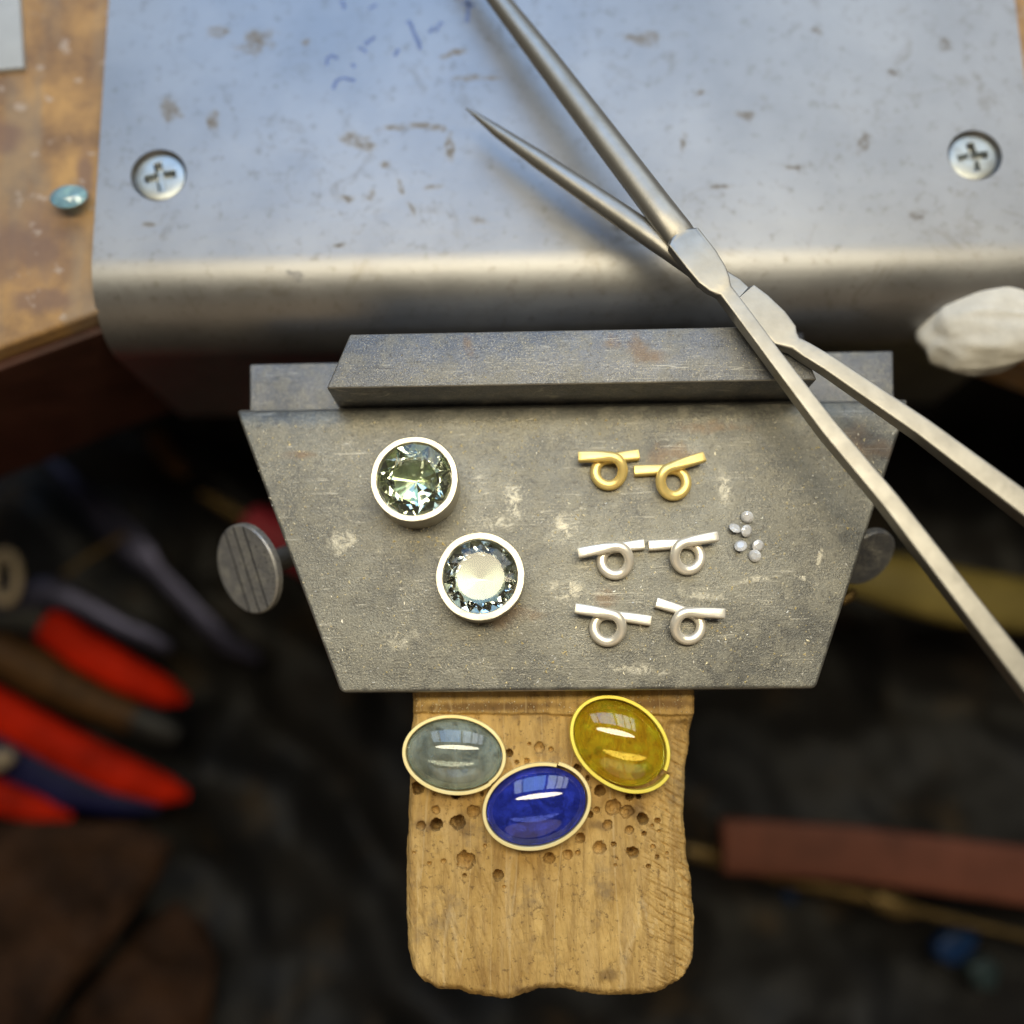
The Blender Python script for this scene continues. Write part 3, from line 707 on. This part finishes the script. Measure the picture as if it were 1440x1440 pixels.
# ---------------------------------------------------------------- twisted wire loops
def wire_loop(over, under, cpx, mat, label, group, rpx=19.2, wpx=7.4):
    zc = 1.2
    c = P(*cpx, zc); r = mm(rpx, c); wr = mm(wpx, c)
    eo = P(*over, wr * 2.2); eu = P(*under, wr)
    side = 1 if eo.x < c.x else -1                     # over strand comes from the left: turns clockwise
    def tang(e, sgn):
        v = Vector((e.x - c.x, e.y - c.y)); d = v.length; base = math.atan2(v.y, v.x); al = math.acos(min(1, r / d))
        cand = [base + al, base - al]
        return max(cand, key=lambda t: math.sin(t))    # the one on the upper side
    to, tu = tang(eo, side), tang(eu, side)
    to %= 2 * math.pi; tu %= 2 * math.pi
    pts = []
    po = Vector((c.x + r * math.cos(to), c.y + r * math.sin(to), 0)); pu = Vector((c.x + r * math.cos(tu), c.y + r * math.sin(tu), 0))
    n1 = 9
    for i in range(n1): f = i / n1; q = eo.lerp(po, f); pts.append(Vector((q.x, q.y, wr * (2.2 + 0.75 * math.sin(f * math.pi / 2)))))
    sweepang = (to - tu) % (2 * math.pi) if side == 1 else (tu - to) % (2 * math.pi)
    if sweepang < math.pi: sweepang += 2 * math.pi
    m = 56
    for i in range(m + 1):
        f = i / m; a = to - side * sweepang * f
        z = wr * (1.0 + 2.1 * (1 - smooth(0.08, 0.5, f)))
        pts.append(Vector((c.x + r * math.cos(a), c.y + r * math.sin(a), z)))
    for i in range(1, n1 + 1): f = i / n1; q = pu.lerp(eu, f); pts.append(Vector((q.x, q.y, wr)))
    for _ in range(6): pts = [pts[0]] + [(pts[i - 1] + pts[i] * 2 + pts[i + 1]) / 4 for i in range(1, len(pts) - 1)] + [pts[-1]]
    L = len(pts)
    ws = [wr * 0.98] * L; hs = [wr * 0.98] * L
    es = [2.2 + 5.0 * max(0, 1 - min(i, L - 1 - i) / 9) for i in range(L)]
    t0 = (pts[0] - pts[1]).normalized(); t1 = (pts[-1] - pts[-2]).normalized()
    pts = [pts[0] + t0 * 0.22] + pts + [pts[-1] + t1 * 0.22]
    ws = [wr * 0.98] + ws + [wr * 0.98]; hs = [wr * 0.92] + hs + [wr * 0.92]; es = [7] + es + [7]
    o = build('wire_loop', *sweep(pts, ws, hs, es, 20), mat, None, True, 40, (c.x, c.y, 0))
    tag(o, label, 'wire loop', group)
G, SV = 'yellow gold wire loops', 'silver wire loops'
wire_loop((815.4, 643), (896.5, 640), (856, 664), M['gold'], 'twisted yellow gold wire loop nearer the gem settings', G)
wire_loop((987.7, 643.5), (893, 662.5), (946.4, 678.5), M['gold'], 'twisted yellow gold wire loop nearer the tongs', G)
wire_loop((815, 778), (904, 766), (865, 789.5), M['white_silver'], 'silver wire loop in the middle row, beside the gem settings', SV)
wire_loop((1006.5, 755), (913.4, 767.6), (966.5, 783), M['white_silver'], 'silver wire loop in the middle row, beside the tiny clear stones', SV)
wire_loop((810.7, 856), (913.4, 873), (854.4, 883.5), M['white_silver'], 'silver wire loop in the bottom row, ends spread left higher than right', SV)
wire_loop((1016, 863), (924, 848), (967, 881), M['white_silver'], 'silver wire loop in the bottom row, the one below the tiny clear stones', SV)

# ---------------------------------------------------------------- six tiny clear stones
def brilliant(r):
    vs, fs = [], []
    n = 8
    def ring(rad, z, ph, m):
        b = len(vs)
        for i in range(m): vs.append(Vector((rad * math.cos(2 * math.pi * (i + ph) / m), rad * math.sin(2 * math.pi * (i + ph) / m), z)))
        return b
    t = ring(0.56 * r, 0.34 * r, 0.0, n); k = ring(0.8 * r, 0.20 * r, 0.5, n); g = ring(r, 0.03 * r, 0, 16); g2 = ring(r, -0.03 * r, 0, 16); p = ring(0.5 * r, -0.45 * r, 0.5, n); c = len(vs); vs.append(Vector((0, 0, -0.86 * r)))
    fs.append([t + i for i in range(n)])
    for i in range(n):
        j = (i + 1) % n; a, b, d = g + 2 * i, g + 2 * i + 1, g + (2 * i + 2) % 16
        fs += [(t + i, k + i, t + j), (k + i, a, b), (k + i, b, d), (t + j, k + i, d), (t + j, d, k + j)]
    fs = [f for f in fs]
    for i in range(16): fs.append((g + i, g2 + i, g2 + (i + 1) % 16, g + (i + 1) % 16))
    for i in range(n):
        j = (i + 1) % n; a, b, d = g2 + 2 * i, g2 + 2 * i + 1, g2 + (2 * i + 2) % 16
        fs += [(a, p + i, b), (b, p + i, d), (d, p + i, p + j), (p + i, c, p + j)]
    return vs, fs
STONES = [(1051, 727, 'topmost of the six tiny clear stones', 20, -14), (1034, 742.5, 'tiny clear stone farthest left in the upper trio', -24, 10), (1050, 746.5, 'tiny clear stone lowest in the upper trio', 12, 16),
          (1041.6, 767.6, 'tiny clear stone on the left of the lower trio', -16, -12), (1066, 767.6, 'tiny clear stone highest on the right of the lower trio', 15, 10), (1061.5, 781.4, 'bottommost of the six tiny clear stones', 10, -20)]
for px, py, lab, ax_, ay_ in STONES:
    c = P(px, py, 1.0); r = mm(8.8, c)
    vs, fs = brilliant(r)
    q = Matrix.Rotation(R(ax_ * 1.4), 3, 'X') @ Matrix.Rotation(R(ay_ * 1.4), 3, 'Y') @ Matrix.Rotation(random.uniform(0, 3), 3, 'Z')
    vs = [q @ v for v in vs]; lo = min(v.z for v in vs)
    vs = [Vector((c.x, c.y, 0.04 - lo)) + v for v in vs]
    o = build('clear_stone', vs, fs, M['clear_gem'], None, False, 30, (c.x, c.y, 0.04))
    tag(o, lab, 'gemstone', 'six tiny clear stones')

# ---------------------------------------------------------------- things on and around the bench
def loose_bits():
    c = P(106, 287, -5.5)
    vs, fs = brilliant(mm(26, c)); vs = [Matrix.Rotation(R(-14), 3, 'X') @ v for v in vs]
    vs = [Vector((v.x, v.y * 0.82, v.z)) for v in vs]; lo = min(v.z for v in vs)
    vs = [Vector((c.x, c.y, -5.45 - lo)) + v for v in vs]
    tag(build('blue_gemstone', vs, fs, M['sky_gem'], None, False, 30, (c.x, c.y, -5.45)), 'loose bright blue gemstone on the wooden bench beside the aluminium plate', 'gemstone')
    pl = xy([(-60, -60), (22, -60), (31, 92), (-60, 100)], -3.5)
    tag(build('card_slip', *prism(pl, -5.45, -4.2, 0.2), M['paper'], None, True, 35, (pl[0][0], pl[0][1], -5.45)), 'pale grey card slip lying in the corner of the wooden bench', 'card')
    # white putty lump on its wooden stick
    cc = P(1390, 456, -12)
    root = thing('putty_lump', cc, 'crumpled lump of white putty stuck on a brown stick beside the plate', 'putty')
    vs, fs = [], []; nu, nv = 72, 40
    for j in range(nv + 1):
        f = math.pi * j / nv
        for i in range(nu):
            a = 2 * math.pi * i / nu
            d = Vector((math.sin(f) * math.cos(a), math.sin(f) * math.sin(a), math.cos(f)))
            rr = 1 + 0.12 * fbm(d.x * 1.3, d.y * 1.3, d.z * 1.3 + 4, 2) - 0.07 * abs(fbm(d.x * 1.0 + d.y * 2.0, d.y * 2.4, d.z * 2, 2))
            vs.append(cc + Vector((d.x * 15.5 * rr, d.y * 11.4 * rr + 0.10 * d.x * 15, d.z * 8 * rr)))
    for j in range(nv):
        for i in range(nu): fs.append((j * nu + i, j * nu + (i + 1) % nu, (j + 1) * nu + (i + 1) % nu, (j + 1) * nu + i))
    build('lump', vs, fs, M['putty'], root, angle=80)
    rod('stick', [(1372, 502, -17, 6, 6, 2), (1384, 500, -17, 12, 14, 2), (1410, 498, -17, 18, 20, 2.2), (1440, 498, -17, 22, 24, 2.4), (1640, 520, -18, 30, 30, 2.4)], M['tan'], root, 24)
loose_bits()

ZT = -118
def lower_tools():
    # pliers with one red grip showing
    r1 = thing('pliers', P(100, 900, ZT), 'pliers with a single red grip showing, nearest the round thumb screw', 'pliers', 'tools below the bench')
    rod('grip', [(66, 878, ZT, 20, 18, 2.5), (70, 880, ZT, 25, 22, 3), (120, 915, ZT, 27, 24, 3), (180, 950, ZT - 2, 26, 24, 2.6), (235, 975, ZT - 5, 20, 20, 2.2), (262, 984, ZT - 7, 7, 9, 2)], M['red'], r1)
    rod('jaw', [(-90, 800, ZT, 34, 20, 3), (0, 855, ZT, 36, 20, 3), (64, 876, ZT, 20, 16, 2.5)], M['blacktool'], r1)
    # wooden handled tool
    r2 = thing('wood_handled_tool', P(100, 960, ZT - 8), 'dark wooden tool handle with a grey end between the red grips', 'hand tool', 'tools below the bench')
    rod('handle', [(-80, 880, ZT - 4, 26, 22, 2), (20, 930, ZT - 4, 30, 24, 2), (60, 950, ZT - 4, 33, 26, 2), (130, 985, ZT - 6, 28, 24, 2), (190, 1010, ZT - 8, 24, 22, 2)], M['toolwood'], r2)
    rod('end_cap', [(191, 1010, ZT - 8, 25, 22, 2), (225, 1024, ZT - 9, 24, 20, 2.2), (252, 1034, ZT - 10, 16, 14, 2)], M['blacktool'], r2)
    # red and navy pliers
    r3 = thing('two_tone_pliers', P(100, 1080, ZT), 'pliers with two red and navy blue grips, lowest of the tools', 'pliers', 'tools below the bench')
    rod('grip', [(-90, 950, ZT, 26, 24, 3), (0, 1000, ZT, 28, 24, 3), (90, 1050, ZT, 28, 24, 3), (170, 1088, ZT - 3, 27, 24, 2.8), (235, 1112, ZT - 6, 20, 18, 2.2), (264, 1118, ZT - 8, 7, 8, 2)], M['red'], r3)
    rod('inner_grip', [(-90, 1005, ZT - 4, 40, 18, 3), (0, 1058, ZT - 4, 44, 18, 3), (90, 1100, ZT - 5, 36, 16, 3), (170, 1125, ZT - 7, 22, 14, 2.5), (225, 1135, ZT - 9, 8, 8, 2)], M['navy'], r3)
    rod('grip', [(-90, 1090, ZT, 24, 22, 3), (0, 1122, ZT, 24, 22, 3), (55, 1138, ZT - 2, 18, 18, 2.5), (100, 1150, ZT - 6, 6, 8, 2)], M['red'], r3)
    tag(rod('bone_peg', [(-30, 1075, ZT + 6, 14, 12, 2), (0, 1068, ZT + 6, 16, 12, 2), (20, 1062, ZT + 5, 8, 8, 2)], M['bone'], None, 16, P(0, 1068, ZT)), 'small pale peg lying on the navy blue grip', 'peg')
    # file, scraper, thin rods
    tag(rod('scraper_blade', [(62, 642, ZT - 4, 3, 3, 3), (90, 668, ZT - 4, 13, 6, 4), (130, 708, ZT - 4, 18, 6, 4), (175, 755, ZT - 4, 26, 6, 4), (205, 785, ZT - 4, 20, 6, 4), (218, 800, ZT - 5, 12, 6, 4), (270, 855, ZT - 7, 13, 6, 4), (320, 905, ZT - 10, 14, 6, 3), (365, 925, ZT - 14, 8, 5, 3)],
        M['file'], None, 16, P(200, 780, ZT)), 'long bluish steel scraper blade between the bench edge and the thumb screw', 'scraper', 'tools below the bench')
    tag(rod('bent_steel_tool', [(-40, 862, ZT + 4, 12, 8, 3), (10, 836, ZT + 4, 22, 8, 3), (70, 832, ZT + 4, 22, 8, 3), (110, 846, ZT + 3, 16, 8, 3), (170, 880, ZT + 1, 14, 8, 3), (215, 900, ZT - 1, 13, 7, 3), (240, 912, ZT - 3, 6, 6, 3)],
        M['file'], None, 16, P(100, 850, ZT)), 'bent grey steel tool lying above the upper red grip', 'hand tool', 'tools below the bench')
    r5 = thing('marker_scriber', P(350, 730, ZT), 'thin brass scriber with a maroon handle half hidden behind the thumb screw', 'scriber', 'tools below the bench')
    rod('brass_rod', [(282, 694, ZT, 4, 4, 2), (300, 703, ZT, 7, 7, 2), (348, 732, ZT, 8, 8, 2)], M['brass'], r5)
    rod('maroon_handle', [(344, 729, ZT, 10, 10, 2), (352, 734, ZT, 26, 24, 2), (395, 758, ZT, 32, 28, 2), (460, 790, ZT, 34, 30, 2), (540, 830, ZT, 26, 24, 2)], M['maroon'], r5)
    tag(rod('thin_wire', [(90, 808, ZT - 2, 4, 4, 2), (130, 780, ZT - 2, 4, 4, 2), (176, 752, ZT - 1, 4, 4, 2)], M['brass'], None, 10, P(130, 780, ZT)), 'thin dull brass wire crossing towards the scraper blade', 'wire')
    tag(rod('brass_tip', [(215, 610, ZT, 14, 8, 3), (245, 650, ZT, 15, 8, 3), (262, 668, ZT, 6, 6, 3)], M['toolwood'], None, 12, P(240, 640, ZT)), 'dark brown tool tip in the shade under the bench edge', 'hand tool')
    n = 40; lp = [(-6 + 22 * math.cos(2 * math.pi * i / n), 812 + 34 * math.sin(2 * math.pi * i / n)) for i in range(n + 1)]
    tag(rod('bone_ring', [(x * 0.8 + 12, y, ZT + 10, 7, 7, 2) for x, y in lp], M['bone'], None, 12, P(5, 812, ZT)), 'small pale ring handle at the photo edge above the red grip', 'ring')
    # right side
    tag(rod('wooden_stick', [(1014, 1188, ZT, 34, 10, 5), (1017, 1188, ZT, 37, 14, 6), (1200, 1200, ZT, 37, 16, 6), (1440, 1231, ZT, 40, 16, 6), (1640, 1255, ZT, 40, 16, 6)], M['redwood'], None, 20, P(1200, 1200, ZT - 4)),
        'flat reddish brown wooden stick beside the bench pin', 'stick', 'tools below the bench')
    r6 = thing('brass_handled_brush', P(1250, 1275, ZT - 8), 'thin dull brass rod with a bulge, half under the reddish stick', 'rod', 'tools below the bench')
    rod('rod', [(965, 1196, ZT - 9, 10, 8, 2), (1010, 1205, ZT - 9, 12, 8, 2), (1110, 1238, ZT - 9, 7, 7, 2), (1225, 1262, ZT - 8, 9, 9, 2), (1290, 1280, ZT - 8, 6, 6, 2), (1380, 1302, ZT - 8, 6, 6, 2), (1500, 1330, ZT - 8, 6, 6, 2)], M['brass'], r6)
    rod('bulge', [(1222, 1261, ZT - 7, 6, 6, 2), (1234, 1264, ZT - 7, 15, 13, 2), (1265, 1275, ZT - 7, 16, 13, 2), (1288, 1281, ZT - 7, 8, 8, 2)], M['brass'], r6)
    tag(rod('yellow_handle', [(1150, 790, ZT + 30, 16, 12, 2.4), (1200, 806, ZT + 30, 30, 20, 2.4), (1260, 818, ZT + 28, 40, 24, 2.4), (1340, 838, ZT + 26, 42, 24, 2.4), (1440, 852, ZT + 24, 38, 22, 2.4), (1640, 880, ZT + 20, 36, 22, 2.4)], M['yellowgrip'], None, 24, P(1300, 830, ZT)),
        'olive yellow tool handle behind the tongs and the right thumb screw', 'handle', 'tools below the bench')
    tag(rod('brass_bead', [(1182, 848, -20, 5, 5, 2), (1194, 838, -20, 9, 9, 2), (1203, 830, -20, 4, 4, 2)], M['brass'], None, 14, P(1194, 838, -20)), 'tiny brass bead at the slanting edge of the steel plate', 'bead')
    def chip(name, poly, z, mat, label, cat):
        pl = xy(poly, z); tag(build(name, *prism(pl, z - 5, z, 1.2), mat, None, True, 40, (pl[0][0], pl[0][1], z - 5)), label, cat)
    chip('blue_plastic_piece', [(1316, 1330), (1338, 1308), (1378, 1310), (1372, 1338), (1345, 1360), (1318, 1348)], ZT - 14, M['bluebit'], 'small blue plastic piece below the brass rod', 'plastic piece')
    chip('teal_chip', [(1360, 1362), (1390, 1345), (1408, 1360), (1400, 1395), (1378, 1392)], ZT - 16, M['tealbit'], 'dull teal plastic chip beside the small blue piece', 'chip')
    chip('navy_crumb', [(1100, 1256), (1112, 1250), (1124, 1266), (1114, 1276)], ZT - 18, M['bluebit'], 'tiny blue crumb under the reddish wooden stick', 'crumb')
lower_tools()

def suede():
    # brown apron flap in the lower left, two layers
    for (poly, z, label) in (([(-120, 1160), (60, 1156), (180, 1160), (240, 1186), (215, 1240), (160, 1320), (90, 1400), (40, 1480), (-120, 1500)], ZT + 2, 'brown suede flap, the upper layer under the navy grips'),
                             ([(60, 1470), (120, 1390), (200, 1300), (245, 1268), (285, 1300), (300, 1350), (296, 1420), (280, 1500)], ZT - 10, 'brown suede flap, the lower layer beside the black leather')):
        pl = xy(poly, z); n = 64; vs, fs = [], []
        cx = sum(p[0] for p in pl) / len(pl); cy_ = sum(p[1] for p in pl) / len(pl)
        rim = []
        for i in range(len(pl)):
            a, b = pl[i], pl[(i + 1) % len(pl)]
            for k in range(10): rim.append((a[0] + (b[0] - a[0]) * k / 10, a[1] + (b[1] - a[1]) * k / 10))
        m = len(rim); rows = 22
        for lay in (0, -1.6):
            for j in range(1, rows + 1):
                f = j / rows
                for (x, y) in rim:
                    X = cx + (x - cx) * f; Y = cy_ + (y - cy_) * f
                    vs.append((X, Y, z + lay + 4.0 * fbm(X / 18, Y / 18, z, 3) - (3.0 * max(0, f - 0.8) / 0.2 if f > 0.8 else 0)))
        for lay in (0, 1):
            b = lay * rows * m
            for j in range(rows - 1):
                for i in range(m): fs.append((b + j * m + i, b + j * m + (i + 1) % m, b + (j + 1) * m + (i + 1) % m, b + (j + 1) * m + i))
            fs.append([b + i for i in range(m)])
        t = (rows - 1) * m
        for i in range(m): fs.append((t + i, t + (i + 1) % m, rows * m + t + (i + 1) % m, rows * m + t + i))
        o = build('suede_flap', vs, fs, M['brown_leather'], None, True, 60, (cx, cy_, z))
        tag(o, label, 'leather flap', 'brown suede flaps')
suede()

# ---------------------------------------------------------------- metal filings
def filings():
    t = NT('mixed_filings')
    g = t.t.nodes.new('ShaderNodeNewGeometry')
    c = t.ramp(g.outputs['Random Per Island'], [(0.0, (0.85, 0.82, 0.74)), (0.5, (0.85, 0.74, 0.45)), (0.75, (0.80, 0.62, 0.25)), (1.0, (0.9, 0.9, 0.86))])
    m = t.set(base=c, metal=0.25, rough=0.4)
    vs, fs = [], []
    def chip(p, r, flat=0.6):
        b = len(vs); q = Matrix.Rotation(random.uniform(0, 6.3), 3, 'Z') @ Matrix.Rotation(random.uniform(-.6, .6), 3, 'X')
        k = random.uniform(0.5, 1.6)
        for v in ((-1, -.6, 0), (1, -.6, 0), (0, .8, 0), (0, 0, 1)):
            vs.append(p + Vector((0, 0, 0.03)) + q @ Vector((v[0] * r * k, v[1] * r, v[2] * r * flat)))
        fs.extend([(b, b + 2, b + 1), (b, b + 1, b + 3), (b + 1, b + 2, b + 3), (b + 2, b, b + 3)])
    def inside(px, py, poly):
        s = 0
        for (a, b), (c_, d) in zip(poly, poly[1:] + poly[:1]):
            cr = (c_ - a) * (py - b) - (d - b) * (px - a); s += 1 if cr > 0 else -1
        return abs(s) == len(poly)
    pl = [(338, 596), (1266, 582), (1144, 964), (482, 970)]
    n = 0
    while n < 4200:
        px, py = random.uniform(330, 1280), random.uniform(580, 972)
        if not inside(px, py, pl): continue
        if random.random() > 0.35 + 0.65 * smooth(0.0, 0.5, fbm(px / 70, py / 70, 5, 3) + 0.15): continue
        chip(P(px, py, 0), random.choice([0.07, 0.08, 0.10, 0.10, 0.13, 0.17, 0.26]) * random.uniform(0.7, 1.25)); n += 1
    for _ in range(500):
        px, py = random.uniform(470, 1120), random.uniform(472, 540)
        if inside(px, py, [(495, 474), (1112, 462), (1142, 530), (466, 542)]): chip(P(px, py, 10), random.uniform(0.05, 0.13))
    for _ in range(260):
        px, py = random.uniform(585, 970), random.uniform(978, 1002)
        p = PP(px, py); p.z += 1.15; chip(p, random.uniform(0.07, 0.16))
    for _ in range(130):
        px = random.choice([random.gauss(790, 40), random.uniform(470, 1100)]); p = P(px, 566 - (px - 460) * 0.017, -0.8); p.z = -0.9; chip(p, random.uniform(0.1, 0.25))
    o = build('metal_filings', vs, fs, m, None, False)
    tag(o, 'silver and gold metal filings scattered over the steel anvil', 'filings', kind='stuff')
filings()
